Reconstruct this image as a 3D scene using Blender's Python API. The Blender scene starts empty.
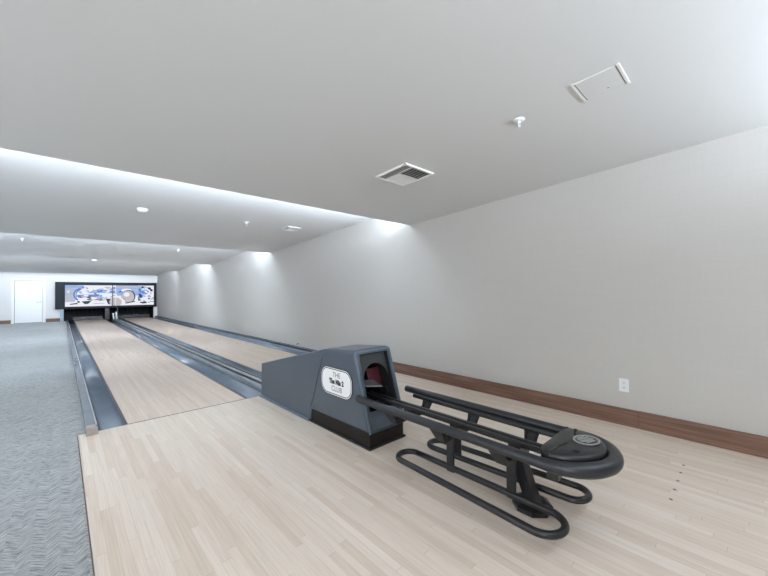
import bpy, bmesh, math, random
from mathutils import Vector, Matrix
random.seed(4)
SC = bpy.context.scene
COL = SC.collection
PI = math.pi

# ------------------------------------------------------------------ materials
def new_mat(name):
    m = bpy.data.materials.new(name); m.use_nodes = True
    nt = m.node_tree
    return m, nt, nt.nodes['Principled BSDF']

def plain(name, col, rough=.5, metal=0.0, spec=.5, noise=0.0, nscale=8.0, bump=0.0, bscale=200.0):
    m, nt, b = new_mat(name)
    b.inputs['Base Color'].default_value = (*col, 1)
    b.inputs['Roughness'].default_value = rough
    b.inputs['Metallic'].default_value = metal
    b.inputs['Specular IOR Level'].default_value = spec
    tc = nt.nodes.new('ShaderNodeTexCoord')
    if noise > 0:
        n = nt.nodes.new('ShaderNodeTexNoise'); n.inputs['Scale'].default_value = nscale; n.inputs['Detail'].default_value = 4
        r = nt.nodes.new('ShaderNodeValToRGB')
        r.color_ramp.elements[0].position = .3; r.color_ramp.elements[1].position = .7
        r.color_ramp.elements[0].color = (*[c * (1 - noise) for c in col], 1)
        r.color_ramp.elements[1].color = (*[min(1, c * (1 + noise)) for c in col], 1)
        nt.links.new(tc.outputs['Object'], n.inputs['Vector'])
        nt.links.new(n.outputs['Fac'], r.inputs['Fac'])
        nt.links.new(r.outputs['Color'], b.inputs['Base Color'])
    if bump > 0:
        n2 = nt.nodes.new('ShaderNodeTexNoise'); n2.inputs['Scale'].default_value = bscale; n2.inputs['Detail'].default_value = 2
        bp = nt.nodes.new('ShaderNodeBump'); bp.inputs['Strength'].default_value = bump; bp.inputs['Distance'].default_value = .002
        nt.links.new(tc.outputs['Object'], n2.inputs['Vector'])
        nt.links.new(n2.outputs['Fac'], bp.inputs['Height'])
        nt.links.new(bp.outputs['Normal'], b.inputs['Normal'])
    return m

def emit(name, col, s=1.0):
    m, nt, b = new_mat(name)
    b.inputs['Base Color'].default_value = (*[c * .04 for c in col], 1)
    b.inputs['Specular IOR Level'].default_value = .1; b.inputs['Roughness'].default_value = .6
    b.inputs['Emission Color'].default_value = (*col, 1)
    b.inputs['Emission Strength'].default_value = s
    return m

class N:
    """tiny node-math helper"""
    def __init__(s, nt): s.nt = nt
    def val(s, x, sock):
        if hasattr(x, 'links') or hasattr(x, 'is_linked'): s.nt.links.new(x, sock)
        else: sock.default_value = x
    def m(s, op, a, b=None, c=None):
        n = s.nt.nodes.new('ShaderNodeMath'); n.operation = op
        s.val(a, n.inputs[0])
        if b is not None: s.val(b, n.inputs[1])
        if c is not None: s.val(c, n.inputs[2])
        return n.outputs[0]
    def xyz(s):
        g = s.nt.nodes.new('ShaderNodeNewGeometry')
        sp = s.nt.nodes.new('ShaderNodeSeparateXYZ'); s.nt.links.new(g.outputs['Position'], sp.inputs[0])
        return sp.outputs
    def comb(s, x, y, z=0.0):
        n = s.nt.nodes.new('ShaderNodeCombineXYZ')
        for v, i in ((x, 0), (y, 1), (z, 2)): s.val(v, n.inputs[i])
        return n.outputs[0]
    def white(s, vec):
        n = s.nt.nodes.new('ShaderNodeTexWhiteNoise'); n.noise_dimensions = '3D'
        s.nt.links.new(vec, n.inputs['Vector']); return n.outputs['Value']
    def noise(s, vec, scale=1.0, detail=3.0, rough=.5):
        n = s.nt.nodes.new('ShaderNodeTexNoise'); n.inputs['Scale'].default_value = scale
        n.inputs['Detail'].default_value = detail; n.inputs['Roughness'].default_value = rough
        s.nt.links.new(vec, n.inputs['Vector']); return n.outputs['Fac']
    def ramp(s, fac, stops):
        n = s.nt.nodes.new('ShaderNodeValToRGB'); e = n.color_ramp.elements
        while len(e) < len(stops): e.new(.5)
        for k, (p, c) in enumerate(stops): e[k].position = p; e[k].color = (*c, 1)
        s.nt.links.new(fac, n.inputs['Fac']); return n.outputs['Color']
    def mix(s, fac, a, b, mode='MIX'):
        n = s.nt.nodes.new('ShaderNodeMix'); n.data_type = 'RGBA'; n.blend_type = mode
        s.val(fac, n.inputs['Factor'])
        for v, k in ((a, 6), (b, 7)):
            if isinstance(v, tuple): n.inputs[k].default_value = (*v, 1)
            else: s.nt.links.new(v, n.inputs[k])
        return n.outputs[2]

def wood(name, w, L, stops, rough, seam=.75, grain=.12):
    """strip maple running along world Y: boards w wide and about L long"""
    m, nt, b = new_mat(name); n = N(nt)
    x, y, z = n.xyz()
    row = n.m('FLOOR', n.m('DIVIDE', x, w))
    off = n.m('MULTIPLY', n.white(n.comb(row, 3.3, 1.7)), L * 7)
    yy = n.m('DIVIDE', n.m('ADD', y, off), L)
    seg = n.m('FLOOR', yy)
    rnd = n.white(n.comb(row, seg, 5.1))
    broad = n.noise(n.comb(n.m('MULTIPLY', x, 3.0), n.m('MULTIPLY', y, .35)), 1.0, 2)
    tone = n.m('ADD', n.m('MULTIPLY', rnd, .72), n.m('MULTIPLY', broad, .36))
    col = n.ramp(tone, stops)
    g = n.noise(n.comb(n.m('MULTIPLY', x, 160.0), n.m('MULTIPLY', y, 3.5), n.m('MULTIPLY', rnd, 30.0)), 1.0, 4, .6)
    gcol = n.ramp(g, [(.25, (1 - grain * 1.6,) * 3), (.7, (1.0, 1.0, 1.0))])
    col = n.mix(1.0, col, gcol, 'MULTIPLY')
    fx = n.m('FRACT', n.m('DIVIDE', x, w)); fy = n.m('FRACT', yy)
    ex = n.m('LESS_THAN', n.m('MINIMUM', fx, n.m('SUBTRACT', 1.0, fx)), .0009 / w)
    ey = n.m('LESS_THAN', fy, .002 / L)
    sm = n.m('MAXIMUM', n.m('MULTIPLY', ex, n.white(n.comb(row, 9.0, 2.0))), ey)
    col = n.mix(n.m('MULTIPLY', sm, 1 - seam + .25), col, (.25, .19, .14))
    nt.links.new(col, b.inputs['Base Color'])
    b.inputs['Roughness'].default_value = rough
    b.inputs['Specular IOR Level'].default_value = .4
    return m

def carpet_mat():
    m, nt, b = new_mat('herringbone_carpet'); n = N(nt)
    x, y, z = n.xyz()
    w = .048
    t = n.m('PINGPONG', x, w)
    s = n.m('ADD', n.m('MULTIPLY', y, 1.0), n.m('MULTIPLY', t, 1.0))
    row = n.m('FLOOR', n.m('DIVIDE', x, w))
    st = n.noise(n.comb(n.m('MULTIPLY', s, 165.0), n.m('MULTIPLY', x, 18.0), n.m('MULTIPLY', row, 7.3)), 1.0, 3, .65)
    fine = n.noise(n.comb(n.m('MULTIPLY', x, 420.0), n.m('MULTIPLY', y, 420.0)), 1.0, 2)
    big = n.noise(n.comb(n.m('MULTIPLY', x, 1.2), n.m('MULTIPLY', y, 1.2)), 1.0, 2)
    f = n.m('ADD', n.m('ADD', n.m('MULTIPLY', st, .8), n.m('MULTIPLY', fine, .25)), n.m('MULTIPLY', big, .08))
    col = n.ramp(f, [(.43, (.075, .083, .086)), (.49, (.22, .236, .24)), (.57, (.33, .347, .352)), (.70, (.46, .48, .485))])
    nt.links.new(col, b.inputs['Base Color'])
    b.inputs['Roughness'].default_value = .95
    b.inputs['Specular IOR Level'].default_value = .15
    b.inputs['Sheen Weight'].default_value = .24; b.inputs['Sheen Roughness'].default_value = .4
    bp = nt.nodes.new('ShaderNodeBump'); bp.inputs['Strength'].default_value = .5; bp.inputs['Distance'].default_value = .004
    nt.links.new(f, bp.inputs['Height']); nt.links.new(bp.outputs['Normal'], b.inputs['Normal'])
    return m

def walnut_mat():
    m, nt, b = new_mat('walnut'); n = N(nt)
    x, y, z = n.xyz()
    g = n.noise(n.comb(n.m('MULTIPLY', x, 40.0), n.m('MULTIPLY', y, 1.8), n.m('MULTIPLY', z, 75.0)), 1.0, 5, .6)
    seg = n.m('FLOOR', n.m('DIVIDE', n.m('ADD', y, 20 - .665), 2.4))
    r = n.white(n.comb(seg, 2.0, 4.0))
    col = n.ramp(g, [(.3, (.07, .034, .023)), (.5, (.165, .085, .057)), (.72, (.29, .165, .115))])
    col = n.mix(n.m('MULTIPLY', r, .3), col, (.21, .12, .085))
    nt.links.new(col, b.inputs['Base Color']); b.inputs['Roughness'].default_value = .5
    return m

def wall_paper():
    m, nt, b = new_mat('woven_wallpaper'); n = N(nt)
    x, y, z = n.xyz()
    a = n.noise(n.comb(n.m('MULTIPLY', y, 4.0), n.m('MULTIPLY', z, 110.0), n.m('MULTIPLY', x, 4.0)), 1.0, 3)
    c = n.noise(n.comb(n.m('MULTIPLY', y, 130.0), n.m('MULTIPLY', z, 5.0), n.m('MULTIPLY', x, 4.0)), 1.0, 2)
    f = n.m('ADD', n.m('MULTIPLY', a, .6), n.m('MULTIPLY', c, .4))
    col = n.ramp(f, [(.3, (.485, .476, .455)), (.7, (.51, .501, .48))])
    nt.links.new(col, b.inputs['Base Color']); b.inputs['Roughness'].default_value = .8
    b.inputs['Specular IOR Level'].default_value = .2
    return m

M = {}
M['wall'] = wall_paper()
M['white_wall'] = plain('white_wall_paint', (.74, .735, .725), .8, spec=.2, bump=.06, bscale=90)
M['ceiling'] = plain('ceiling_paint', (.68, .69, .685), .85, spec=.2, bump=.05, bscale=120)
M['approach'] = wood('approach_maple', .0405, .95, [(.1, (.67, .55, .45)), (.4, (.73, .62, .52)), (.75, (.765, .665, .57)), (1, (.80, .71, .62))], .34)
M['lane'] = wood('lane_maple', .027, 1.3, [(.1, (.62, .48, .385)), (.4, (.68, .545, .445)), (.75, (.72, .59, .495)), (1, (.76, .645, .555))], .30)
M['carpet'] = carpet_mat()
M['walnut'] = walnut_mat()
M['white'] = plain('white_paint', (.82, .82, .80), .4)
M['plastic_white'] = plain('white_plastic', (.74, .75, .75), .4)
M['groove'] = plain('dark_grille_gap', (.02, .02, .022), .7)
M['slate'] = plain('slate_blue_shell', (.066, .086, .113), .36, noise=.05, nscale=3, bump=.05, bscale=500)
M['slate_edge'] = plain('slate_blue_edge', (.115, .165, .22), .3)
M['black'] = plain('satin_black', (.012, .012, .014), .38)
M['black_matte'] = plain('matte_black', (.010, .010, .011), .7)
M['rubber'] = plain('charcoal_rubber', (.018, .021, .026), .34, noise=.12, nscale=20)
M['tube'] = plain('powder_coated_tube', (.012, .0135, .016), .34, noise=.1, nscale=30)
M['bracket'] = plain('bracket_grey', (.022, .023, .025), .36, metal=.2)
M['cover'] = plain('nose_cover_plastic', (.011, .012, .014), .33, bump=.05, bscale=700)
M['inner'] = plain('hood_inner_grey', (.040, .044, .045), .5)
M['brown_black'] = plain('plinth_laminate', (.010, .0078, .007), .45, spec=.3, noise=.2, nscale=12)
M['maroon'] = plain('maroon_flap', (.085, .012, .020), .55, noise=.25, nscale=30)
M['steel'] = plain('brushed_steel', (.36, .39, .42), .3, metal=.8)
M['grey_badge'] = plain('badge_grey', (.31, .32, .315), .5)
M['gutter'] = plain('blue_grey_gutter', (.17, .21, .265), .2, noise=.12, nscale=2.5, spec=.7)
M['cap'] = plain('capping_grey', (.21, .245, .29), .26, noise=.10, nscale=4, metal=.25)
M['cap_light'] = plain('capping_light_strip', (.46, .49, .52), .34, metal=.25)
M['end_cap'] = plain('clear_taupe_end_cap', (.36, .32, .29), .25)
M['mask'] = plain('mask_frame_grey', (.012, .017, .024), .5, spec=.15)
M['sign_white'] = plain('sign_white', (.80, .83, .86), .4)
M['ink'] = plain('sign_ink', (.015, .016, .02), .5)
M['dot'] = plain('dark_red_marker', (.11, .032, .024), .4)
M['lane_dot'] = plain('brown_lane_marker', (.13, .08, .065), .5)
M['foul'] = plain('foul_line_brown', (.10, .06, .045), .8, spec=.1)
M['lip'] = plain('gutter_lip_shade', (.018, .026, .042), .3)  # dark tone standing in for shade and reflection along the gutter's lane side
M['hinge'] = plain('satin_nickel', (.5, .5, .49), .3, metal=.9)
M['e_white'] = emit('screen_white', (.93, .94, 1.0), .37)
M['e_lilac'] = emit('screen_lilac', (.62, .64, .78), .32)
M['e_blue'] = emit('screen_blue', (.09, .22, .62), .46)
M['e_sky'] = emit('screen_sky', (.36, .52, .86), .36)
M['e_dark'] = emit('screen_dark', (.03, .035, .06), .6)
M['e_grey'] = emit('screen_grey', (.34, .32, .36), .34)
M['e_ball'] = emit('screen_ball', (.60, .57, .60), .36)
M['e_pink'] = emit('screen_pink', (.75, .35, .32), .36)

# ------------------------------------------------------------------ helpers
def link(o, parent=None):
    COL.objects.link(o)
    if parent: o.parent = parent
    return o

def obj(name, bm, mats, parent=None, smooth=False, loc=None):
    me = bpy.data.meshes.new(name)
    bmesh.ops.recalc_face_normals(bm, faces=bm.faces[:])
    bm.to_mesh(me); bm.free()
    for m in (mats if isinstance(mats, (list, tuple)) else [mats]): me.materials.append(m)
    if smooth:
        for p in me.polygons: p.use_smooth = True
    o = bpy.data.objects.new(name, me)
    if loc is not None: o.location = loc
    return link(o, parent)

def tag(o, label=None, cat=None, group=None, kind=None):
    if label: o['label'] = label
    if cat: o['category'] = cat
    if group: o['group'] = group
    if kind: o['kind'] = kind
    return o

def thing(name, loc, label, cat, group=None, rot=None):
    o = bpy.data.objects.new(name, None); o.location = loc; o.empty_display_size = .1
    if rot: o.rotation_euler = rot
    link(o); return tag(o, label, cat, group)

def BM(): return bmesh.new()

def box(bm, x0, x1, y0, y1, z0, z1, mi=0, bev=0.0, seg=2):
    vs = [bm.verts.new(p) for p in ((x0,y0,z0),(x1,y0,z0),(x1,y1,z0),(x0,y1,z0),(x0,y0,z1),(x1,y0,z1),(x1,y1,z1),(x0,y1,z1))]
    fs = [bm.faces.new([vs[i] for i in q]) for q in ((0,3,2,1),(4,5,6,7),(0,1,5,4),(1,2,6,5),(2,3,7,6),(3,0,4,7))]
    for f in fs: f.material_index = mi
    if bev > 0:
        es = list({e for f in fs for e in f.edges})
        bmesh.ops.bevel(bm, geom=es, offset=bev, segments=seg, profile=.5, affect='EDGES')
    return bm

def prism(bm, pts, fn, d0, d1, mi=0, bev=0.0, seg=2):
    """polygon pts (a,b) extruded from d0 to d1; fn(a,b,d)->xyz"""
    A = [bm.verts.new(fn(a, b, d0)) for a, b in pts]
    B = [bm.verts.new(fn(a, b, d1)) for a, b in pts]
    n = len(pts); fs = []
    fs.append(bm.faces.new(A[::-1])); fs.append(bm.faces.new(B))
    for i in range(n):
        j = (i + 1) % n
        fs.append(bm.faces.new((A[i], A[j], B[j], B[i])))
    for f in fs: f.material_index = mi
    if bev > 0:
        es = list({e for f in fs for e in f.edges})
        bmesh.ops.bevel(bm, geom=es, offset=bev, segments=seg, profile=.5, affect='EDGES')
    return bm

def extr_y(bm, prof, y0, y1, mi=0, closed=True):
    """profile (x,z) along Y"""
    return prism(bm, prof, lambda a, b, d: (a, d, b), y0, y1, mi)

def cyl(bm, c, r0, r1, h, axis='Z', n=24, mi=0):
    c = Vector(c)
    ax = {'X': (Vector((0,1,0)), Vector((0,0,1)), Vector((1,0,0))), 'Y': (Vector((0,0,1)), Vector((1,0,0)), Vector((0,1,0))), 'Z': (Vector((1,0,0)), Vector((0,1,0)), Vector((0,0,1)))}[axis]
    A, B = [], []
    for i in range(n):
        t = 2 * PI * i / n
        d = ax[0] * math.cos(t) + ax[1] * math.sin(t)
        A.append(bm.verts.new(c + d * r0)); B.append(bm.verts.new(c + d * r1 + ax[2] * h))
    fs = [bm.faces.new(A[::-1]), bm.faces.new(B)]
    for i in range(n):
        j = (i + 1) % n; fs.append(bm.faces.new((A[i], A[j], B[j], B[i])))
    for f in fs: f.material_index = mi
    return bm

def lathe(bm, prof, c, n=28, mi=0):
    """profile (r,z) spun about Z at c; flips allowed"""
    c = Vector(c); rings = []
    for r, z in prof:
        if r < 1e-6: rings.append([bm.verts.new(c + Vector((0, 0, z)))])
        else: rings.append([bm.verts.new(c + Vector((r * math.cos(2*PI*i/n), r * math.sin(2*PI*i/n), z))) for i in range(n)])
    for a, b in zip(rings, rings[1:]):
        for i in range(n):
            j = (i + 1) % n
            if len(a) == 1 and len(b) == 1: continue
            if len(a) == 1: f = bm.faces.new((a[0], b[i], b[j]))
            elif len(b) == 1: f = bm.faces.new((a[i], a[j], b[0]))
            else: f = bm.faces.new((a[i], a[j], b[j], b[i]))
            f.material_index = mi; f.smooth = True
    return bm

def tube(bm, path, rad, n=14, closed=False, mi=0, dome=True):
    """swept circle; rad number or list; planar-ish paths"""
    P = [Vector(p) for p in path]; k = len(P)
    R = rad if isinstance(rad, (list, tuple)) else [rad] * k
    rings = []
    up = Vector((0, 0, 1))
    for i in range(k):
        if closed: t = P[(i+1) % k] - P[(i-1) % k]
        else: t = P[min(i+1, k-1)] - P[max(i-1, 0)]
        t.normalize()
        u = up if abs(t.dot(up)) < .95 else Vector((0, 1, 0))
        a = t.cross(u).normalized(); b = a.cross(t).normalized()
        rings.append((P[i], t, a, b, R[i]))
    def ring(c, a, b, r): return [bm.verts.new(c + a * r * math.cos(2*PI*j/n) + b * r * math.sin(2*PI*j/n)) for j in range(n)]
    V = []
    if not closed and dome:
        c, t, a, b, r = rings[0]
        V.append(ring(c - t * r * .35, a, b, r * .6)); V.append(ring(c - t * r * .18, a, b, r * .9))
    for c, t, a, b, r in rings: V.append(ring(c, a, b, r))
    if not closed and dome:
        c, t, a, b, r = rings[-1]
        V.append(ring(c + t * r * .18, a, b, r * .9)); V.append(ring(c + t * r * .35, a, b, r * .6))
    m = len(V)
    for i in range(m if closed else m - 1):
        A, B = V[i], V[(i+1) % m]
        for j in range(n):
            f = bm.faces.new((A[j], A[(j+1) % n], B[(j+1) % n], B[j])); f.smooth = True; f.material_index = mi
    if not closed:
        f = bm.faces.new(V[0][::-1]); f.material_index = mi
        f = bm.faces.new(V[-1]); f.material_index = mi
    return bm

def curve_plate(name, outer, holes, th, mat, parent, mw, bev=0.0):
    """flat plate with holes: 2D splines filled and extruded, converted to a mesh; mw = Matrix placing it"""
    cu = bpy.data.curves.new(name, 'CURVE'); cu.dimensions = '2D'; cu.fill_mode = 'BOTH'; cu.extrude = th / 2
    for loop in [outer] + holes:
        s = cu.splines.new('POLY'); s.points.add(len(loop) - 1); s.use_cyclic_u = True
        for p, q in zip(s.points, loop): p.co = (q[0], q[1], 0, 1)
    t = bpy.data.objects.new('t', cu)
    return _convert(t, name, mat, parent, mw)

def _convert(t, name, mat, parent, mw):
    COL.objects.link(t)
    bpy.context.view_layer.update()
    dg = bpy.context.evaluated_depsgraph_get()
    me = bpy.data.meshes.new_from_object(t.evaluated_get(dg))
    d = t.data; bpy.data.objects.remove(t); bpy.data.curves.remove(d)
    me.transform(mw); me.name = name; me.materials.clear(); me.materials.append(mat)
    o = bpy.data.objects.new(name, me)
    return link(o, parent)

def text(name, body, size, mat, parent, mw, off=0.0, ext=.0006, sx=1.0):
    cu = bpy.data.curves.new(name, 'FONT'); cu.body = body; cu.size = size; cu.align_x = 'CENTER'; cu.align_y = 'CENTER'
    cu.extrude = ext; cu.offset = off
    t = bpy.data.objects.new('t', cu)
    return _convert(t, name, mat, parent, mw @ Matrix.Diagonal((sx, 1, 1, 1)))

def rrect(w, h, r, n=8):
    pts = []
    for cx, cy, a0 in ((w/2-r, h/2-r, 0), (-w/2+r, h/2-r, PI/2), (-w/2+r, -h/2+r, PI), (w/2-r, -h/2+r, 1.5*PI)):
        for i in range(n + 1):
            a = a0 + i * PI / 2 / n; pts.append((cx + r * math.cos(a), cy + r * math.sin(a)))
    return pts

# ------------------------------------------------------------------ room numbers
XR, XL = 3.662, -2.7
YF, YB = 21.1, -4.2
FOUL = 3.934
EDGES = [-1.162, 3.331, 7.824, 12.33, 16.77, YF]
ZLOW, SL = 2.16, .0615
def ceil_z(y):
    for e in EDGES:
        if y < e: return ZLOW + SL * (e - y)
    return ZLOW

# floor: carpet + dark subfloor under lanes
bm = BM()
box(bm, XL - .1, .1045, YB, FOUL, -.05, 0)
box(bm, XL - .1, .163, FOUL, YF, -.05, 0)
tag(obj('floor', bm, M['carpet']), 'pale blue-grey herringbone carpet running along the left of the lanes', 'carpet', kind='structure')
bm = BM(); box(bm, .09, XR + .1, YB, YF + 1.6, -.25, -.13)
tag(obj('floor', bm, M['black_matte']), 'dark subfloor under the lane beds', 'floor', kind='structure')

# right wall, far wall with lane opening, left wall and rear wall (outside the photo)
bm = BM(); box(bm, XR, XR + .12, YB, YF + .12, -.13, 2.6)
tag(obj('wall_right', bm, M['wall']), 'long off-white papered wall beside the right lane', 'wall', kind='structure')
OX0, OX1, OZ = .10, 3.50, .66
DX0, DX1, DZ = -1.42, -.565, 1.815
bm = BM()
box(bm, XL, DX0, YF, YF + .12, 0, 2.6)
tag(obj('wall_far', bm, M['white_wall']), 'white far wall left of the door', 'wall', kind='structure')
bm = BM(); box(bm, DX0, DX1, YF, YF + .12, DZ, 2.6)
tag(obj('wall_far', bm, M['white_wall']), 'white far wall above the door', 'wall', kind='structure')
bm = BM(); box(bm, DX1, OX0, YF, YF + .12, 0, 2.6)
tag(obj('wall_far', bm, M['white_wall']), 'white far wall between the door and the lanes', 'wall', kind='structure')
bm = BM(); box(bm, OX0, OX1, YF, YF + .12, OZ, 2.6)
tag(obj('wall_far', bm, M['white_wall']), 'white far wall behind and above the lit screen', 'wall', kind='structure')
bm = BM(); box(bm, OX1, XR, YF, YF + .12, -.13, 2.6)
tag(obj('wall_far', bm, M['white_wall']), 'white sliver of far wall right of the lanes', 'wall', kind='structure')
bm = BM()
FILL_OPENINGS = [(-2.6, -.6), (1.0, 3.0), (5.5, 7.5), (10, 12), (14.5, 16.5)]  # invented openings in the unseen left wall, placed for the fill light
yy = YB
for a, b in FILL_OPENINGS:
    box(bm, XL - .12, XL, yy, a, 0, 2.6); box(bm, XL - .12, XL, a, b, 0, .75); box(bm, XL - .12, XL, a, b, 1.95, 2.6); yy = b
box(bm, XL - .12, XL, yy, YF + .12, 0, 2.6)
tag(obj('wall_left', bm, M['white_wall']), 'unseen white wall beyond the carpet, with openings added for fill light', 'wall', kind='structure')
bm = BM(); box(bm, XL - .12, XR + .12, YB - .12, YB, -.05, 2.6)
tag(obj('wall_rear', bm, M['white_wall']), 'white wall behind the bowlers', 'wall', kind='structure')

# saw-tooth ceiling: each bay slopes down towards the pins and steps up again
pts = []
y0 = YB
for e in EDGES:
    pts.append((y0, ZLOW + SL * (e - y0))); pts.append((e, ZLOW)); y0 = e
prof = pts + [(YF + .05, ZLOW), (YF + .05, 2.75), (YB - .05, 2.75), (YB - .05, pts[0][1])]
bm = BM(); prism(bm, prof, lambda a, b, d: (d, a, b), XL - .05, XR + .05)
tag(obj('ceiling', bm, M['ceiling']), 'off-white ceiling stepped in shallow saw-tooth bays', 'ceiling', kind='structure')

# baseboards
bm = BM(); box(bm, XR - .018, XR, YB, .665, 0, .152, bev=.002)
tag(obj('baseboard_right', bm, M['walnut']), 'dark walnut baseboard at the near end of the right wall', 'baseboard', kind='structure')
bm = BM(); box(bm, XR - .015, XR, .667, FOUL - .03, 0, .15, bev=.002)
tag(obj('baseboard_right', bm, M['walnut']), 'dark walnut baseboard along the right wall up to the gutter', 'baseboard', kind='structure')
for a, b, l in ((XL, DX0 - .09, 'brown baseboard left of the white door'), (DX1 + .09, -.02, 'brown baseboard between door and lane machine')):
    bm = BM(); box(bm, a, b, YF - .018, YF, 0, .15)
    tag(obj('baseboard_far', bm, M['walnut']), l, 'baseboard', kind='structure')

# door in the far wall
d = thing('door_1', (-.99, YF, 0), 'white flush door in the far wall left of the screen', 'door'); d['kind'] = 'structure'
def lx(x): return x + .99
bm = BM(); box(bm, lx(DX0) + .014, lx(DX1) - .014, .05, .092, .012, DZ - .018, bev=.002)
obj('door_leaf', bm, plain('door_paint', (.83, .84, .83), .4), d)
bm = BM(); box(bm, lx(DX0), lx(DX1), .094, .11, .0, DZ)  # dark sheet behind the leaf, painted shade for the gaps around it
obj('door_gap_shade', bm, M['bracket'], d)
bm = BM()
box(bm, lx(DX0) - .085, lx(DX0) + .004, -.02, .04, 0, DZ + .08, bev=.004)
box(bm, lx(DX1) - .004, lx(DX1) + .085, -.02, .04, 0, DZ + .08, bev=.004)
box(bm, lx(DX0) - .085, lx(DX1) + .085, -.022, .04, DZ - .004, DZ + .085, bev=.004)
obj('door_frame', bm, M['white'], d)
bm = BM(); cyl(bm, (lx(DX1) - .075, .05, .89), .030, .026, -.012, 'Y', 20); cyl(bm, (lx(DX1) - .075, .04, .89), .012, .012, -.05, 'Y', 12)
tube(bm, [(lx(DX1) - .072, -.008, .89), (lx(DX1) - .13, -.01, .89), (lx(DX1) - .19, -.006, .888)], .013, 10)
h = obj('door_handle', bm, M['hinge'], d); h['label'] = 'satin nickel lever handle'

# ------------------------------------------------------------------ approach and lanes
ap = thing('bowling_approach', (1.885, FOUL, 0), 'pale maple approach floor in front of the foul line', 'bowling approach')
def rel(b, o):  # move bmesh from world to thing-local
    bmesh.ops.translate(b, verts=b.verts[:], vec=-Vector(o.location)); return b
bm = BM(); box(bm, .110, XR - .004, YB, FOUL, -.12, 0)
obj('approach_deck', rel(bm, ap), M['approach'], ap)
bm = BM(); box(bm, .1045, .110, YB, FOUL, -.05, .002)
o = obj('edge_strip', rel(bm, ap), M['lane_dot'], ap); o['label'] = 'thin brown edge strip against the carpet'
for k in range(5):
    bm = BM(); cyl(bm, (2.553 + .1385 * k, .322, -.001), .0085, .0085, .0016, 'Z', 14)
    o = obj('marker_dot', rel(bm, ap), M['dot'], ap); o['label'] = 'small dark red floor dot'

LANES = [(.457, 1.533, 'left maple bowling lane running from the open foul line to the pins'),
         (2.234, 3.344, 'right maple bowling lane beside the long right wall, starting behind the ball return')]
for x0, x1, l in LANES:
    xc = (x0 + x1) / 2
    t = thing('bowling_lane', (xc, FOUL, 0), l, 'bowling lane', 'maple bowling lanes')
    bm = BM(); box(bm, x0, x1, FOUL + .0112, YF + .1, -.10, 0)
    obj('lane_bed', rel(bm, t), M['lane'], t)
    bm = BM(); box(bm, x0, x1, FOUL + .0004, FOUL + .011, -.10, .0007)
    o = obj('foul_line', rel(bm, t), M['foul'], t); o['label'] = 'thin dark brown foul line seam'
    for k, (dx, y) in enumerate(((.10, 8.15), (.25, 8.37), (.39, 8.53), (.54, 8.69), (.69, 8.55), (.84, 8.4), (.98, 8.2), (.275, 12.93))):
        bm = BM(); cyl(bm, (x0 + dx, y, -.0008), .020, .020, .0016, 'Z', 12)
        o = obj('lane_marker', rel(bm, t), M['lane_dot'], t)

def gutter_prof(x0, x1):
    w = x1 - x0; th = .006; top = -.004
    pts = [(0, top)]
    for k in range(9):
        a = PI * k / 8
        pts.append((w/2 - (w/2 - .012) * math.cos(a), top - .012 - .062 * math.sin(a) ** .7))
    pts.append((w, top))
    outer = [(x0 + p, z) for p, z in pts]
    inner = [(x0 + p + (th if p < w/2 else -th) * (1 if i in (0, len(pts)-1) else 0), z - th) for i, (p, z) in enumerate(pts)]
    return outer + inner[::-1]
GUT = [(.255, .456, 'gutter left of the left lane, next to the carpet edge capping'),
       (1.534, 1.785, 'gutter right of the left lane, beside the centre capping'),
       (2.035, 2.233, 'gutter left of the right lane, behind the ball return tail'),
       (3.345, 3.545, 'gutter right of the right lane, along the wall')]
for x0, x1, l in GUT:
    bm = BM(); extr_y(bm, [(a - x0, b + .08) for a, b in gutter_prof(x0, x1)], 0, YF + .1 - FOUL - .004)
    o = obj('gutter', bm, M['gutter'], None, loc=(x0, FOUL + .004, -.08))
    for p in o.data.polygons:
        if len(p.vertices) == 4: p.use_smooth = True
    tag(o, 'blue-grey trough ' + l, 'gutter', 'lane gutters')
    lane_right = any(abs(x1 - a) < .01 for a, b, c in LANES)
    bm = BM(); L_ = x1 - x0  # dark strip laid in where the gutter is shaded next to the lane
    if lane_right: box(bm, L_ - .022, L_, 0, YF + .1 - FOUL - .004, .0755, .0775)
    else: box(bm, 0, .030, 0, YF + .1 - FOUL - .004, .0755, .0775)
    e = obj('edge_shade', bm, M['lip'], o); e['label'] = 'dark strip painted for the shade beside the lane edge'

# capping strips
t = thing('lane_capping', (.16, FOUL, 0), 'grey metal capping rail between the carpet and the left gutter, with a blunt end cap', 'lane capping')
bm = BM(); extr_y(bm, [(.163, -.05), (.163, .048), (.170, .058), (.226, .058), (.236, .048), (.246, .0), (.256, -.006), (.256, -.012), (.20, -.05)], FOUL + .012, YF - .06)
obj('rail', rel(bm, t), M['cap'], t)
bm = BM(); box(bm, .228, .238, FOUL + .02, YF - .06, .050, .0565)
o = obj('trim_bead', rel(bm, t), M['cap_light'], t); o['label'] = 'bright bead along the rail'
bm = BM(); prism(bm, [(.158, .0005), (.240, .0005), (.236, .058), (.226, .066), (.170, .066), (.161, .058)], lambda a, b, dd: (a, dd, b), FOUL - .085, FOUL + .012, bev=.006)
o = obj('end_cap', rel(bm, t), M['end_cap'], t); o['label'] = 'taupe end cap sitting on the approach edge'

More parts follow.
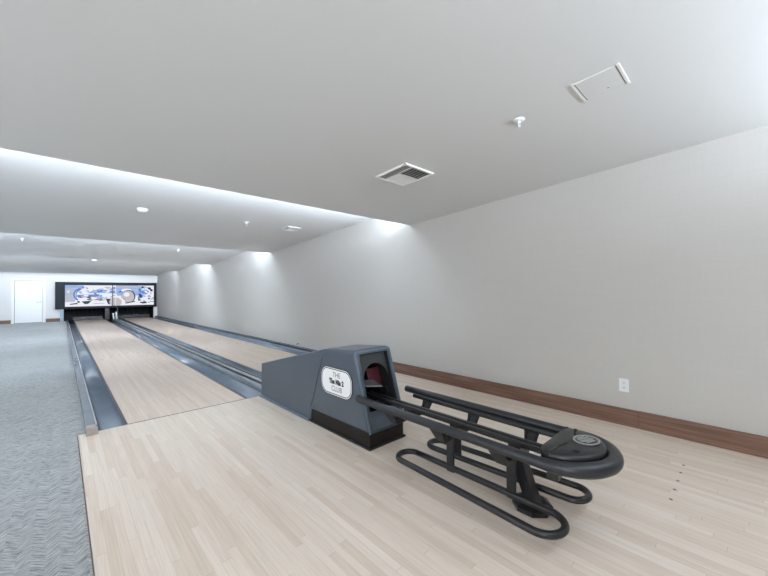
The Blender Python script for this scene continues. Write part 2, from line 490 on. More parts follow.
t = thing('centre_capping', (1.885, FOUL, 0), 'wide grey capping with dark track slots between the two lanes', 'lane capping')
bm = BM(); extr_y(bm, [(1.788, -.06), (1.788, -.002), (1.797, .028), (1.812, .046), (1.828, .052), (1.845, .052), (1.845, .004), (1.877, .004), (1.877, .05), (1.938, .05), (1.938, .004), (1.968, .004), (1.968, .052), (1.99, .052), (2.012, .043), (2.028, .02), (2.034, -.004), (2.034, -.06)], FOUL + .006, YF - .3)
obj('rail', rel(bm, t), M['cap'], t)
for a, b in ((1.845, 1.877), (1.938, 1.968)):
    bm = BM(); box(bm, a - .004, b + .005, FOUL + .006, YF - .3, .006, .0535)
    o = obj('track_slot', rel(bm, t), M['black_matte'], t); o['label'] = 'black slot in the capping'
for a, b in ((1.884, 1.900), (1.914, 1.931)):
    bm = BM(); box(bm, a, b, FOUL + .006, YF - .3, .0503, .0585)
    o = obj('track_bead', rel(bm, t), M['cap_light'], t)
for a, b, zt in ((1.795, 1.85, .30), (1.905, 1.965, .36)):
    bm = BM()
    prof = [(YF - .85, .03), (YF - .7, .055), (YF - .55, .10), (YF - .42, zt * .55), (YF - .33, zt), (YF - .30, zt), (YF - .38, zt * .5), (YF - .5, .07), (YF - .65, .03)]
    prism(bm, prof, lambda p, q, dd: (dd, p, q), a, b)
    o = obj('upturned_guide', rel(bm, t), M['white'], t); o['label'] = 'white guide curving up at the pin end of the capping'

t = thing('wall_capping', (3.6, FOUL, 0), 'grey metal capping rail between the right gutter and the wall', 'lane capping')
bm = BM(); extr_y(bm, [(3.546, -.06), (3.546, .0), (3.556, .035), (3.57, .045), (3.60, .045), (3.60, .072), (3.655, .078), (3.661, .07), (3.661, -.06)], FOUL - .0, YF - .01)
obj('rail', rel(bm, t), M['gutter'], t)
bm = BM(); box(bm, 3.560, 3.599, FOUL, YF - .01, .0455, .060)
o = obj('track_slot', rel(bm, t), M['black_matte'], t); o['label'] = 'dark groove along the rail'

# pit behind the opening (dark machine bay)
t = thing('pin_machine', (1.8, YF + .12, 0), 'dark pin machine bay below the screen at the far end of the lanes', 'pin machine')
bm = BM(); box(bm, OX0 - .06, OX0 - .02, YF + .12, YF + 1.5, -.13, .9); box(bm, OX1 + .02, OX1 + .06, YF + .12, YF + 1.5, -.13, .9); box(bm, OX0 - .06, OX1 + .06, YF + 1.42, YF + 1.5, -.13, .9); box(bm, OX0 - .06, OX1 + .06, YF + .12, YF + 1.5, .86, .9)
obj('machine_housing', rel(bm, t), M['black_matte'], t)
bm = BM(); box(bm, 1.536, 1.70, YF - .12, YF + 1.4, -.002, .54, bev=.004)
obj('centre_kickback', rel(bm, t), M['black'], t)
bm = BM(); box(bm, 1.985, 2.03, YF - .1, YF + 1.4, -.002, .54, bev=.004)
obj('kickback_plate', rel(bm, t), M['black'], t)
for x0, x1 in ((.40, 1.5), (2.03, 3.4)):
    bm = BM(); box(bm, max(x0, .457) if x0 < 1 else 2.234, 1.533 if x0 < 1 else 3.344, YF + .105, YF + 1.0, -.10, 0)
    obj('pin_deck', rel(bm, t), M['lane'], t)
    for k in range(7):
        xx = x0 + .06 + (x1 - x0 - .12) * k / 6
        bm = BM(); prism(bm, [(YF + .35, .10), (YF + .9, .62), (YF + .93, .60), (YF + .38, .085)], lambda p, q, dd: (dd, p, q), xx - .02, xx + .02)
        obj('sweep_slat', rel(bm, t), M['bracket'], t)
    bm = BM(); box(bm, x0 + .02, x1 - .02, YF + .30, YF + .33, .02, .16)
    obj('sweep_bar', rel(bm, t), M['black'], t)
# side column left of the machine
bm = BM(); box(bm, -.005, .10, YF - .16, YF - .001, .0, .545, bev=.005)
tag(obj('side_panel', bm, plain('pale_blue_panel', (.30, .40, .47), .4)), 'pale blue side panel standing under the left end of the screen frame', 'panel')

# masking unit with lit screens
t = thing('masking_screen', (1.71, YF - .1, .55), 'dark framed lit screen of bowling art above the pins', 'screen')
YM = YF - .2
bm = BM()
fx0, fx1, fz0, fz1 = -.18, 3.60, .548, 1.765
sx0, sx1, sz0, sz1 = .14, 3.48, .655, 1.625
box(bm, fx0, sx0, YM, YF - .001, fz0, fz1, bev=.006); box(bm, sx1, fx1, YM, YF - .001, fz0, fz1, bev=.006)
box(bm, sx0 - .006, sx1 + .006, YM, YF - .001, sz1, fz1, bev=.006); box(bm, sx0 - .006, sx1 + .006, YM, YF - .001, fz0, sz0, bev=.006)
obj('screen_frame', rel(bm, t), M['mask'], t)
bm = BM(); box(bm, 1.796, 1.830, YM - .003, YM + .05, sz0, sz1)
obj('mullion', rel(bm, t), M['black'], t)
ART = [M['e_white'], M['e_lilac'], M['e_blue'], M['e_sky'], M['e_dark'], M['e_grey'], M['e_ball'], M['e_pink']]
def U(u): return sx0 + (u - 90) / 635 * (sx1 - sx0)
def V(v): return sz1 - (v - 58) / 140 * (sz1 - sz0)
YS = YM + .05
class Art:
    def __init__(s, u0, u1):
        s.bm = BM(); s.u0, s.u1 = u0, u1; s.lay = 0
    def poly(s, pts, mi):
        s.lay += 1
        # clip to the panel
        def clip(P, f, g):
            out = []
            for i in range(len(P)):
                a, b = P[i], P[(i + 1) % len(P)]
                fa, fb = f(a), f(b)
                if fa >= 0: out.append(a)
                if fa * fb < 0:
                    k = fa / (fa - fb); out.append((a[0] + k * (b[0] - a[0]), a[1] + k * (b[1] - a[1])))
            return out
        for f in (lambda p: p[0] - s.u0, lambda p: s.u1 - p[0], lambda p: p[1] - 58, lambda p: 198 - p[1]):
            pts = clip(pts, f, None)
            if len(pts) < 3: return
        y = YS - .0008 - .0003 * s.lay
        f = s.bm.faces.new([s.bm.verts.new((U(a), y, V(b))) for a, b in pts]); f.material_index = mi
    def ell(s, u, v, a, b, mi, rot=0.0, n=22):
        c, d = math.cos(rot), math.sin(rot)
        s.poly([(u + a * math.cos(t) * c - b * math.sin(t) * d, v + a * math.cos(t) * d + b * math.sin(t) * c) for t in [2*PI*i/n for i in range(n)]], mi)
    def arc(s, u, v, a, b, w, t0, t1, mi, n=14):
        for i in range(n):
            p, q = t0 + (t1 - t0) * i / n, t0 + (t1 - t0) * (i + 1) / n
            s.lay -= 1 if i else 0
            s.poly([(u + a * math.cos(p), v - b * math.sin(p)), (u + a * math.cos(q), v - b * math.sin(q)), (u + (a - w) * math.cos(q), v - (b - w) * math.sin(q)), (u + (a - w) * math.cos(p), v - (b - w) * math.sin(p))], mi)
def blobs(A, n, u0, u1, v0, v1, mis, a0, a1, b0, b1):
    for k in range(n):
        A.ell(random.uniform(u0, u1), random.uniform(v0, v1), random.uniform(a0, a1), random.uniform(b0, b1), random.choice(mis), random.uniform(-.5, .5), 9)
# left panel
A = Art(90, 428)
bm = BM(); box(bm, sx0, 1.803, YS, YS + .02, sz0, sz1)
p1 = obj('screen_panel', rel(bm, t), M['e_white'], t)
A.poly([(90, 58), (170, 58), (150, 198), (90, 198)], 1)
A.poly([(90, 60), (210, 60), (205, 74), (90, 80)], 3)
blobs(A, 8, 100, 145, 90, 180, [0, 1, 3], 6, 18, 3, 6)
A.ell(245, 118, 100, 56, 0)
A.arc(245, 120, 104, 58, 12, 1.9, 3.9, 2)
A.arc(245, 120, 88, 48, 5, 2.2, 3.5, 4)
A.poly([(165, 122), (330, 118), (335, 134), (172, 140)], 2)
A.poly([(215, 95), (320, 80), (420, 96), (428, 116), (340, 110), (250, 112)], 3)
A.poly([(290, 92), (340, 86), (335, 104), (300, 106)], 2)
blobs(A, 34, 180, 425, 72, 158, [0, 0, 1, 1, 3, 2, 5], 8, 26, 3, 8)
A.arc(340, 110, 95, 46, 7, .25, 1.3, 1)
blobs(A, 16, 190, 420, 125, 165, [5, 6, 0, 4], 6, 18, 2, 6)
A.poly([(90, 168), (428, 160), (428, 198), (90, 198)], 0)
A.poly([(195, 165), (262, 162), (240, 182), (216, 183)], 4)
A.poly([(270, 158), (300, 148), (335, 148), (348, 160)], 5)
A.poly([(360, 150), (400, 150), (412, 164), (386, 190), (376, 186)], 4)
A.poly([(120, 180), (168, 174), (172, 182), (122, 186)], 4)
A.ell(176, 168, 9, 6, 4)
A.poly([(275, 178), (350, 178), (350, 183), (275, 183)], 1)
A.ell(425, 172, 40, 30, 6)
ob = obj('screen_art', rel(A.bm, t), ART, p1); ob.parent = p1
# right panel
A = Art(432, 725)
bm = BM(); box(bm, 1.823, sx1, YS, YS + .02, sz0, sz1)
p2 = obj('screen_panel', rel(bm, t), M['e_white'], t)
A.poly([(432, 58), (600, 58), (600, 120), (432, 120)], 1)
A.poly([(432, 74), (600, 70), (590, 84), (432, 92)], 3)
A.poly([(440, 100), (470, 84), (540, 80), (600, 104), (600, 130), (440, 130)], 3)
A.ell(470, 100, 20, 8, 2, -.3)
A.ell(510, 92, 40, 12, 0)
A.ell(525, 136, 54, 46, 4)
A.ell(521, 138, 49, 43, 6)
A.ell(512, 122, 22, 15, 0)
A.poly([(432, 160), (490, 146), (500, 170), (470, 198), (432, 198)], 0)
A.ell(430, 174, 46, 32, 6)
A.ell(492, 152, 9, 7, 7)
A.poly([(470, 186), (590, 172), (600, 186), (500, 198)], 0)
A.poly([(500, 180), (575, 168), (578, 174), (505, 186)], 4)
A.poly([(596, 62), (655, 62), (650, 150), (598, 150)], 3)
blobs(A, 34, 600, 722, 62, 160, [2, 2, 0, 3, 1, 4], 6, 15, 4, 11)
blobs(A, 9, 600, 720, 150, 182, [4, 4, 0, 5], 5, 14, 3, 6)
A.poly([(600, 186), (725, 180), (725, 198), (600, 198)], 0)
A.poly([(630, 178), (665, 174), (668, 186), (632, 189)], 4)
ob = obj('screen_art', rel(A.bm, t), ART, p2)

# ------------------------------------------------------------------ ball return
XC = 1.895
R = thing('ball_return', (XC, 1.98, 0), 'slate blue ball return hood with black tubular ball rack on the approach', 'ball return')
def part(name, b, m, parent=None, smooth=False, label=None):
    rel(b, R); o = obj(name, b, m, parent or R, smooth)
    if label: o['label'] = label
    return o
HW = .195
# tail
bm = BM(); prism(bm, [(2.828, .010), (3.905, .010), (3.905, .383), (2.60, .699), (2.575, .70), (2.80, .13)], lambda a, b, dd: (dd, a, b), XC - HW + .004, XC + HW - .004, bev=.010)
part('tail_cover', bm, M['slate'])
bm = BM(); box(bm, XC - HW - .018, XC + HW + .018, 2.835, 3.915, .0005, .020, bev=.004)
part('base_strip', bm, M['slate_edge'])
# hood: shell with a deep recess in its leaning front face
bm = BM()
hp = [(1.975, .122), (2.160, .737), (2.590, .704), (2.835, .112)]
prism(bm, hp, lambda a, b, dd: (dd, a, b), XC - HW, XC + HW)
front = min(bm.faces, key=lambda f: f.calc_center_median().y)
es = [e for e in bm.edges if e.calc_length() > .05]
bmesh.ops.recalc_face_normals(bm, faces=bm.faces[:])
top_es = [e for e in bm.edges if all(v.co.z > .6 for v in e.verts) or (abs((e.verts[0].co - e.verts[1].co).x) < .01)]
bmesh.ops.bevel(bm, geom=top_es, offset=.030, segments=5, profile=.5, affect='EDGES')
n_f = Vector((0, -.957, .290))
front = max([f for f in bm.faces if f.normal.dot(n_f) > .98], key=lambda f: f.calc_area())
bmesh.ops.inset_region(bm, faces=[front], thickness=.016, depth=0)
inner = bmesh.ops.extrude_discrete_faces(bm, faces=[front])['faces'][0]
bmesh.ops.translate(bm, verts=inner.verts[:], vec=(0, .36, 0))
for v in inner.verts: v.co.z = max(.14, min(v.co.z, .62))
inner.material_index = 1
for e in inner.edges:
    for f in e.link_faces: f.material_index = 1
hood = part('hood', bm, [M['slate'], M['black_matte']])
for p in hood.data.polygons: p.use_smooth = p.area < .02
# bright front lip
e2 = Vector((0, .290, .957))
def FP(a, b, dep): return Vector((XC, 1.975, .122)) + Vector((a, 0, 0)) + e2 * b - n_f * dep
FM = Matrix(((1, 0, 0, 0), (0, .290, -.957, 0), (0, .957, .290, 0), (0, 0, 0, 1)))  # local x=a, y=b, z=outward
def front_mat(dep):
    m = FM.copy(); o = FP(0, 0, dep) - Vector(R.location); m.translation = o; return m
def tr(pts): return pts
lip_o = [(-.194, .004), (.194, .004), (.194, .622)] + [(.176 + .018 * math.cos(a), .622 + .018 * math.sin(a)) for a in (.4, .8, 1.2)] + [(.176, .640), (-.176, .640)] + [(-.176 - .018 * math.sin(a), .622 + .018 * math.cos(a)) for a in (.4, .8, 1.2)] + [(-.194, .622)]
lip_i = [(-.176, .165), (.176, .165), (.176, .618), (-.176, .618)]
# lip: border strips (sides + top) as thin bright edge
curve_plate('front_lip', [(-.195, .0), (-.179, .0), (-.179, .600), (-.176, .612), (-.166, .616), (.166, .616), (.176, .612), (.179, .600), (.179, .0), (.195, .0), (.195, .604), (.192, .619), (.183, .630), (.168, .634), (-.168, .634), (-.183, .630), (-.192, .619), (-.195, .604)], [], .008, M['slate_edge'], R, front_mat(.001))
# inner arch panel
arch = [(-.125, .19)] + [(-.14 * math.cos(a) + .018, .375 + .145 * math.sin(a)) for a in [PI * k / 18 for k in range(19)]] + [(.160, .19)]
outer = [(-.172, .60), (-.172, .19)] + arch + [(.172, .19), (.172, .60)]
curve_plate('arch_panel', outer, [], .006, M['inner'], R, front_mat(.040))
curve_plate('lower_front_panel', [(-.176, .012), (.176, .012), (.176, .155), (-.176, .155)], [], .006, M['slate'], R, front_mat(.012))
# shutter flap, tray and guides in the cavity
bm = BM(); prism(bm, [(.015, .335), (.165, .335), (.165, .485), (.015, .485)], lambda a, b, dd: FP(a, b, dd), .15, .158, bev=.002)
part('shutter_flap', bm, M['maroon'], label='maroon ball door flap')
bm = BM(); prism(bm, [(-.12, .330), (.050, .300), (.050, .311), (-.12, .341)], lambda a, b, dd: FP(a, b, 0) + Vector((0, dd, dd * .25)), .03, .14, bev=.002)
part('exit_tray', bm, M['steel'], label='bright steel tray below the flap')
for a0, a1 in ((-.14, -.125), (.12, .135)):
    bm = BM(); prism(bm, [(a0, .17), (a1, .17), (a1, .31), (a0, .31)], lambda a, b, dd: FP(a, b, dd), .06, .15, bev=.002)
    part('guide_plate', bm, M['black'])
bm = BM(); tube(bm, [FP(-.15, .20, .08), FP(.15, .20, .08)], .018, 12)
part('roller', bm, M['bracket'])
# plinth
bm = BM(); box(bm, XC - HW + .012, XC + HW - .012, 1.987, 2.818, .0005, .122)
part('plinth', bm, M['brown_black'])
bm = BM(); box(bm, XC - HW - .004, XC + HW + .004, 1.972, 2.83, .0005, .016, bev=.003)
part('plinth_rail', bm, M['black'])
# seam bead between hood and tail
bm = BM(); tube(bm, [(XC - HW - .0002, 2.828, .13), (XC - HW - .0002, 2.592, .69)], .0028, 8)
part('seam_bead', bm, M['slate_edge'])

# oval club plaque
SXM = Matrix(((0, 0, -1, XC - HW - .003), (-1, 0, 0, 2.40), (0, 1, 0, .443), (0, 0, 0, 1)))
SXM.translation = SXM.translation - Vector(R.location)
def SM(dx=0, dy=0, dz=0): return SXM @ Matrix.Translation((dx, dy, dz))
pl = curve_plate('plaque', rrect(.440, .228, .094, 10), [], .006, M['sign_white'], R, SM()); pl['label'] = 'white oval club plaque'
curve_plate('plaque_border', rrect(.426, .214, .088, 10), [rrect(.413, .201, .082, 10)], .0012, M['ink'], pl, SM(0, 0, .0034))
curve_plate('plaque_rim', rrect(.450, .238, .099, 10), [rrect(.440, .228, .094, 10)], .007, M['ink'], pl, SM(0, 0, 0))
text('plaque_lettering', 'THE', .064, M['ink'], pl, SM(.01, .058, .0036), sx=.95, off=-.0008)
text('plaque_lettering', 'The Mia 2', .055, M['ink'], pl, SM(.005, -.001, .0036), off=.0036, sx=.92)
text('plaque_lettering', 'CLUB', .064, M['ink'], pl, SM(.01, -.060, .0036), sx=.95, off=-.0008)

# rack: bumper rail
ZR = .386; RB = .235; YN = .682
path = []; rad = []
for y in (2.065, 1.7, 1.3, 1.0, .85): path.append((XC - RB, y, ZR)); rad.append(.0262)
for k in range(33):
    a = PI + PI * k / 32
    path.append((XC + RB * math.cos(a), YN + RB * math.sin(a), ZR)); rad.append(.027 + .010 * math.sin(PI * k / 32) ** .7)
for y in (.85, 1.0, 1.3, 1.7, 1.99): path.append((XC + RB, y, ZR)); rad.append(.0262)
bm = BM(); tube(bm, path, rad, 18)
part('bumper_rail', bm, M['rubber'], label='charcoal padded U-shaped rail')
bm = BM(); tube(bm, [(XC + RB, .735, ZR), (XC + RB, .728, ZR)], .0290, 18)
part('rail_joint', bm, M['black'])
# inner rails
for s, ye in ((-1, 1.90), (1, 1.86)):
    bm = BM(); tube(bm, [(XC + s * .182, ye, .366), (XC + s * .182, 1.3, .366), (XC + s * .182, .74, .366)], .0155, 12)
    part('inner_rail', bm, M['black'])
# centre track: two bars
for s in (-1, 1):
    bm = BM(); prism(bm, [(-.014, .334), (.014, .334), (.014, .354), (.008, .361), (-.008, .361), (-.014, .354)], lambda a, b, dd: (XC + s * .024 + a, dd, b), .72, 2.22)
    part('track_bar', bm, M['black'])
# cross brackets, each a folded plate
for yc in (1.735, 1.32, .915):
    bm = BM()
    for s in (-1, 1):
        # sloping wing from the rail down to the arm, then a flat arm with folded-up edges
        A_ = [bm.verts.new(p) for p in ((XC + s * .222, yc - .040, .366), (XC + s * .222, yc + .062, .366), (XC + s * .168, yc + .036, .276), (XC + s * .168, yc - .028, .276))]
        B_ = [bm.verts.new(v.co + Vector((s * .004, 0, -.005))) for v in A_]
        bm.faces.new(A_); bm.faces.new(B_[::-1])
        for k in range(4): bm.faces.new((A_[k], A_[(k+1) % 4], B_[(k+1) % 4], B_[k]))
        prism(bm, [(.170, .271), (.0, .271), (.0, .277), (.170, .277)], lambda a, b, dd: (XC + s * a, dd, b), yc - .028, yc + .036)
        for e in (-.028, .032):
            prism(bm, [(.17, .276), (.0, .276), (.0, .296), (.15, .292), (.20, .335)], lambda a, b, dd: (XC + s * a, dd, b), yc + e, yc + e + .004)
        prism(bm, [(.165, .277), (.10, .277), (.165, .300)], lambda a, b, dd: (XC + s * a, dd, b), yc + .003, yc + .007)
    box(bm, XC - .03, XC + .03, yc - .03, yc + .04, .2765, .334)
    part('cross_bracket', bm, M['bracket'])
# lower loops
def loop(xi0, xi1, xo0, xo1, yfar, ynear, z):
    """xi/xo inner and outer X at far end 0 and near end 1"""
    pts = []
    rn = abs(xo1 - xi1) / 2; rf = abs(xo0 - xi0) / 2
    cn = ((xi1 + xo1) / 2, ynear + rn); cf = ((xi0 + xo0) / 2, yfar - rf)
    s = 1 if xo0 > xi0 else -1
    for k in range(6):
        f = k / 6; pts.append((xi0 + (xi1 - xi0) * f, cf[1] + (cn[1] - cf[1]) * f, z))
    for k in range(17):
        a = PI * k / 16; pts.append((cn[0] - s * rn * math.cos(a), cn[1] - rn * math.sin(a), z))
    for k in range(1, 6):
        f = k / 6; pts.append((xo1 + (xo0 - xo1) * f, cn[1] + (cf[1] - cn[1]) * f, z))
    for k in range(17):
        a = PI * k / 16; pts.append((cf[0] + s * rf * math.cos(a), cf[1] + rf * math.sin(a), z))
    return pts
ZL = .088
bm = BM(); tube(bm, loop(1.800, 1.803, 1.642, 1.600, 1.662, .602, ZL), .0185, 14, closed=True)
part('storage_loop', bm, M['tube'])
bm = BM(); tube(bm, loop(1.940, 1.985, 2.075, 2.145, 1.630, .606, ZL), .0185, 14, closed=True)
part('storage_loop', bm, M['tube'])
# hanger bars
for x, y in ((1.795, 1.305), (1.80, .905), (1.962, 1.365), (1.985, .915)):
    bm = BM(); box(bm, x - .007, x + .007, y - .026, y + .026, ZL - .022, .300, bev=.003)
    part('hanger_bar', bm, M['tube'])
# leaning pillar and octagonal foot
bm = BM()
q = [(.955, .272), (.875, .272), (.785, .026), (.855, .026)]
prism(bm, q, lambda a, b, dd: (dd, a, b), XC - .03, XC + .03, bev=.004)
part('pillar', bm, M['tube'])
bm = BM()
oct_ = [(.105 * math.cos(PI/8 + k*PI/4), .105 * math.sin(PI/8 + k*PI/4)) for k in range(8)]
A_ = [bm.verts.new((XC + .02 + a, .842 + b, .0005)) for a, b in oct_]
B_ = [bm.verts.new((XC + .02 + a, .842 + b, .024)) for a, b in oct_]
C_ = [bm.verts.new((XC + .02 + a * .72, .842 + b * .72, .042)) for a, b in oct_]
bm.faces.new(A_[::-1]); bm.faces.new(C_)
for P_, Q_ in ((A_, B_), (B_, C_)):
    for k in range(8): bm.faces.new((P_[k], P_[(k+1) % 8], Q_[(k+1) % 8], Q_[k]))
part('foot_pad', bm, M['tube'], label='octagonal black foot pad')
# nose cover: domed D
bm = BM()
def dshape(r, yb, z):
    pts = []
    for k in range(25):
        a = PI + PI * k / 24; pts.append((XC + r * math.cos(a), YN + r * math.sin(a), z))
    pts.append((XC + r, yb - .06, z))
    for k in range(1, 6):
        a = PI / 2 * k / 6; pts.append((XC + r - .07 + .07 * math.cos(a), yb - .06 + .06 * math.sin(a), z))
    pts.append((XC + r - .07, yb, z)); pts.append((XC - r + .07, yb, z))
    for k in range(1, 6):
        a = PI / 2 + PI / 2 * k / 6; pts.append((XC - r + .07 + .07 * math.cos(a), yb - .06 + .06 * math.sin(a), z))
    pts.append((XC - r, yb - .06, z))
    return pts
base = dshape(.205, .722, 0)
CY = .62
lev = [(.985, .345), (1.0, .410), (.992, .422), (.965, .430), (.90, .4345), (.6, .438), (.25, .439)]
rings = [[bm.verts.new((XC + (v[0] - XC) * k, CY + (v[1] - CY) * k, z)) for v in base] for k, z in lev]
bm.faces.new(rings[0][::-1]); bm.faces.new(rings[-1])
for P_, Q_ in zip(rings, rings[1:]):
    n = len(P_)
    for k in range(n):
        f = bm.faces.new((P_[k], P_[(k+1) % n], Q_[(k+1) % n], Q_[k])); f.smooth = True
nose = part('nose_cover', bm, M['cover'])
# badge: grey oval with raised border and a row of bars under an arched band
em = Matrix.Translation(Vector((XC + .052, .575, .4385)) - Vector(R.location)) @ Matrix.Rotation(-PI/2 - .35, 4, 'Z') @ Matrix.Diagonal((.86, .86, 1, 1))
def oval(a, b, n=36): return [(a * math.cos(2*PI*k/n), b * math.sin(2*PI*k/n)) for k in range(n)]
bd = curve_plate('badge', oval(.066, .078), [], .006, M['cover'], nose, em)
bd2 = curve_plate('badge_ring', oval(.066, .078), [oval(.055, .066)], .004, M['grey_badge'], nose, em @ Matrix.Translation((0, 0, .003)))
bm = BM()
for k in range(-3, 4):
    box(bm, -.030, -.013, k * .013 - .0036, k * .013 + .0036, .003, .005)
for k in range(-2, 3):
    box(bm, .016, .034, k * .014 - .0036, k * .014 + .0036, .003, .005)
box(bm, -.044, -.037, -.028, .028, .003, .005)
box(bm, -.007, -.001, -.050, .050, .003, .005); box(bm, .004, .010, -.050, .050, .003, .005)
bm.transform(em)
obj('badge_pattern', bm, M['grey_badge'], nose)
bm = BM(); cyl(bm, (XC - .105, .575, .430), .016, .016, .0115, 'Z', 20); cyl(bm, (XC - .105, .575, .440), .009, .009, .004, 'Z', 16, 0)
rel(bm, R); obj('reset_button', bm, M['black'], nose)
bm = BM(); box(bm, 1.67, 1.73, .615, .665, .318, .365, bev=.003)
part('end_block', bm, M['black'])

# ------------------------------------------------------------------ wall and ceiling fittings
t = thing('wall_outlet', (XR, .773, .355), 'white duplex outlet on the right wall above the baseboard', 'outlet')
bm = BM(); box(bm, -.006, 0, -.037, .037, -.0575, .0575, bev=.002); obj('cover_plate', bm, M['plastic_white'], t)
for z in (.021, -.021):
    bm = BM(); prism(bm, rrect(.034, .030, .010, 5), lambda a, b, dd: (dd, a, b + z), -.0085, -.005); s = obj('socket', bm, plain('socket_white', (.70, .73, .78), .4), t)
    bm = BM()
    for dy in (-.006, .006): box(bm, -.0092, -.0084, dy - .0012, dy + .0012, z - .001, z + .008)
    cyl(bm, (-.0092, 0, z - .008), .0024, .0024, .0008, 'X', 10)
    obj('slot', bm, M['groove'], s)

bm = BM(); cyl(bm, (0, 0, 0), .008, .006, -.03, 'X', 12); box(bm, -.034, -.026, -.006, .006, -.03, .008)
tag(obj('wall_peg', bm, M['black'], loc=(XR, 6.54, .128)), 'tiny dark peg low on the right wall beyond the ball return', 'peg')

TILT = math.atan(SL)
def ceil_thing(name, x, y, label, cat, group=None):
    return thing(name, (x, y, ceil_z(y)), label, cat, group, rot=(-TILT, 0, 0))

def vent(x, y, w, l, label):
    t = ceil_thing('ceiling_vent', x, y, label, 'air vent', 'ceiling air vents')
    bm = BM(); h = w / 2
    for a, b, c, d2 in ((-h, h, -h, -h + .022), (-h, h, h - .022, h), (-h, -h + .022, -h, h), (h - .022, h, -h, h)):
        box(bm, a, b, c, d2, -.014, 0, bev=.003)
    obj('vent_frame', bm, M['white'], t)
    bm = BM(); box(bm, -h + .02, h - .02, -h + .02, h - .02, -.004, -.001); obj('backing', bm, M['groove'], t)
    # four-way louvres: outer strip blades along one side, two inner fields
    q = h - .024
    bm = BM(); box(bm, -q * .52, -q * .46, -q, q, -.012, -.004); box(bm, -q * .46, q, -.006, .006, -.012, -.004); obj('divider', bm, M['white'], t)
    for k in range(4):
        xx = -q + q * .5 * (k + .5) / 4 - .003
        bm = BM(); prism(bm, [(xx - .003, -.012), (xx + .001, -.012), (xx + .006, -.005), (xx + .003, -.005)], lambda a, b, dd: (a, dd, b), -q, q); obj('louvre', bm, M['white'], t)
    for k in range(6):
        yy = -q + (q - .006) * (k + .5) / 6
        bm = BM(); prism(bm, [(yy - .004, -.012), (yy - .001, -.012), (yy + .007, -.005), (yy + .004, -.005)], lambda a, b, dd: (dd, a, b), -q * .46, q); obj('louvre', bm, M['white'], t)
    for k in range(5):
        yy = .006 + (q - .006) * (k + .5) / 5
        bm = BM(); prism(bm, [(yy + .008, -.012), (yy + .012, -.012), (yy - .006, -.003), (yy - .010, -.003)], lambda a, b, dd: (dd, a, b), -q * .46, q); obj('louvre', bm, M['white'], t)
vent(2.21, 2.07, .37, .37, 'square white louvred air vent on the near ceiling above the ball return')
vent(2.885, 5.388, .26, .26, 'smaller white air vent in the second ceiling bay near the right wall')

def sprinkler(x, y, label):
    t = ceil_thing('sprinkler', x, y, label, 'sprinkler', 'ceiling sprinklers')
    bm = BM(); lathe(bm, [(0, 0), (.036, 0), (.036, -.003), (.026, -.009), (.016, -.011), (0, -.011)], (0, 0, 0)); obj('escutcheon', bm, M['plastic_white'], t)
    bm = BM(); lathe(bm, [(0, -.010), (.010, -.010), (.010, -.018), (.006, -.022), (0, -.022)], (0, 0, 0), 14)
    for s in (-1, 1): tube(bm, [(s * .008, 0, -.018), (s * .011, 0, -.030), (s * .005, 0, -.044), (0, 0, -.048)], .0026, 8)
    obj('frame_arms', bm, M['plastic_white'], t)
    bm = BM(); cyl(bm, (0, 0, -.022), .0024, .0024, -.022, 'Z', 10); obj('bulb', bm, plain('sprinkler_bulb', (.09, .05, .05), .2), t)
    bm = BM(); cyl(bm, (0, 0, -.048), .013, .013, -.0018, 'Z', 18); obj('deflector', bm, M['plastic_white'], t)
sprinkler(2.147, 1.0, 'white sprinkler head on the near ceiling in front of the vent')
sprinkler(2.113, 5.37, 'white sprinkler head in the second ceiling bay beside its small vent')
sprinkler(-.56, 9.82, 'white sprinkler head at the left end of the third ceiling bay')
sprinkler(2.145, 9.82, 'white sprinkler head in the third ceiling bay above the centre capping')
sprinkler(3.30, 18.8, 'white sprinkler head in the last ceiling bay near the right wall')

t = ceil_thing('smoke_detector', .773, 5.403, 'round white smoke detector in the second ceiling bay', 'smoke detector')
bm = BM(); lathe(bm, [(0, 0), (.062, 0), (.062, -.014), (.058, -.018)], (0, 0, 0)); obj('base', bm, M['plastic_white'], t)
bm = BM(); lathe(bm, [(.054, -.016), (.054, -.026), (.044, -.038), (.022, -.043), (0, -.043)], (0, 0, 0)); obj('sensor_dome', bm, M['plastic_white'], t)
t = ceil_thing('smoke_detector', .78, 14.4, 'small round white detector in the fourth ceiling bay', 'smoke detector')
bm = BM(); lathe(bm, [(0, 0), (.07, 0), (.07, -.014), (.064, -.018)], (0, 0, 0)); obj('base', bm, M['plastic_white'], t)
bm = BM(); lathe(bm, [(.06, -.016), (.06, -.024), (.045, -.032), (0, -.034)], (0, 0, 0)); obj('sensor_dome', bm, M['plastic_white'], t)

# flush access panel
t = ceil_thing('access_panel', 2.145, .54, 'flush white access panel in the near ceiling close to the right edge', 'access panel')
bm = BM(); box(bm, -.108, .108, -.098, .098, -.003, 0, bev=.001); obj('panel_door', bm, M['ceiling'], t)
bm = BM()
for c, d2 in ((-.113, -.100), (.100, .113)): box(bm, -.120, .120, c, d2, -.0036, 0, bev=.001)
for a, b in ((-.114, -.1115), (.1115, .114)): box(bm, a, b, -.10, .10, -.0032, 0)
obj('panel_frame', bm, M['white'], t)
bm = BM()
box(bm, -.110, .110, .0935, .0965, -.0034, -.001)
obj('frame_gap', bm, M['bracket'], t)
bm = BM(); box(bm, -.110, .110, -.0965, -.0935, -.0034, -.001)
obj('frame_gap', bm, M['bracket'], t)
bm = BM(); cyl(bm, (.0, .0, -.003), .004, .004, -.001, 'Z', 10); bmesh.ops.translate(bm, verts=bm.verts[:], vec=(.07, -.02, 0)); obj('latch', bm, M['groove'], t)

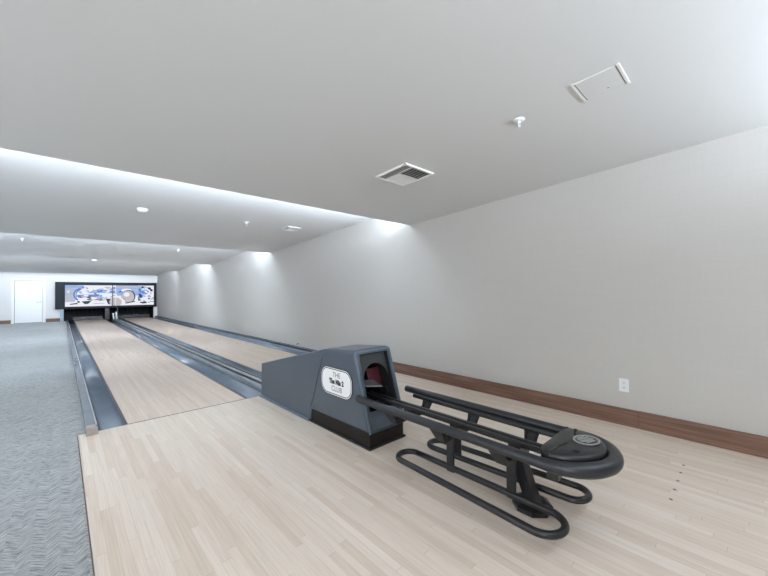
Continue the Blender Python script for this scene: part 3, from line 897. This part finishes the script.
# ------------------------------------------------------------------ light
def area(name, loc, rot, sx, sy, power, col):
    l = bpy.data.lights.new(name, 'AREA'); l.shape = 'RECTANGLE'; l.size = sx; l.size_y = sy; l.energy = power; l.color = col
    o = bpy.data.objects.new(name, l); o.location = loc; o.rotation_euler = rot; COL.objects.link(o); return o
# strip lights hidden on each ceiling riser, shining towards the pins
COVE = [54, 45, 74, 95, 36]
for e, pw in zip(EDGES[:-1], COVE):
    area('cove_strip_light', ((XL + XR) / 2, e + .03, ZLOW + .055), (PI/2 + .42, 0, 0), XR - XL - .06, .05, pw, (.77, .87, 1.0)).data.spread = math.radians(115)
# added fill lamps in the made-up openings of the unseen left wall
for (a, b), pw in zip(FILL_OPENINGS, (30, 16, 3, 2, 3)):
    area('side_fill_light', (XL - .06, (a + b) / 2, 1.35), (0, -PI/2, 0), 1.15, b - a - .1, pw, (1.0, .97, .93))

W = bpy.data.worlds.new('World'); SC.world = W; W.use_nodes = True
W.node_tree.nodes['Background'].inputs['Color'].default_value = (.85, .92, 1, 1)
W.node_tree.nodes['Background'].inputs['Strength'].default_value = .4

# ------------------------------------------------------------------ camera
cam = bpy.data.cameras.new('Camera'); co = bpy.data.objects.new('Camera', cam); COL.objects.link(co)
F, yaw, pitch, roll = 343.2413, .755520521, .0123380202, -.00747776924
cam.sensor_fit = 'HORIZONTAL'; cam.sensor_width = 36; cam.lens = F / 768 * 36; cam.clip_start = .02
f = Vector((math.sin(yaw) * math.cos(pitch), math.cos(yaw) * math.cos(pitch), math.sin(pitch)))
r0 = f.cross(Vector((0, 0, 1))).normalized(); u0 = r0.cross(f)
r = r0 * math.cos(roll) + u0 * math.sin(roll); u = -r0 * math.sin(roll) + u0 * math.cos(roll)
mw = Matrix((( r.x, u.x, -f.x, 0), (r.y, u.y, -f.y, 0), (r.z, u.z, -f.z, 1.2), (0, 0, 0, 1)))
co.matrix_world = mw
SC.camera = co

SC.view_settings.view_transform = 'Standard'; SC.view_settings.look = 'None'
SC.view_settings.exposure = 1.22; SC.view_settings.gamma = 1.0; SC.view_settings.use_curve_mapping = False
SC.cycles.max_bounces = 12; SC.cycles.diffuse_bounces = 8
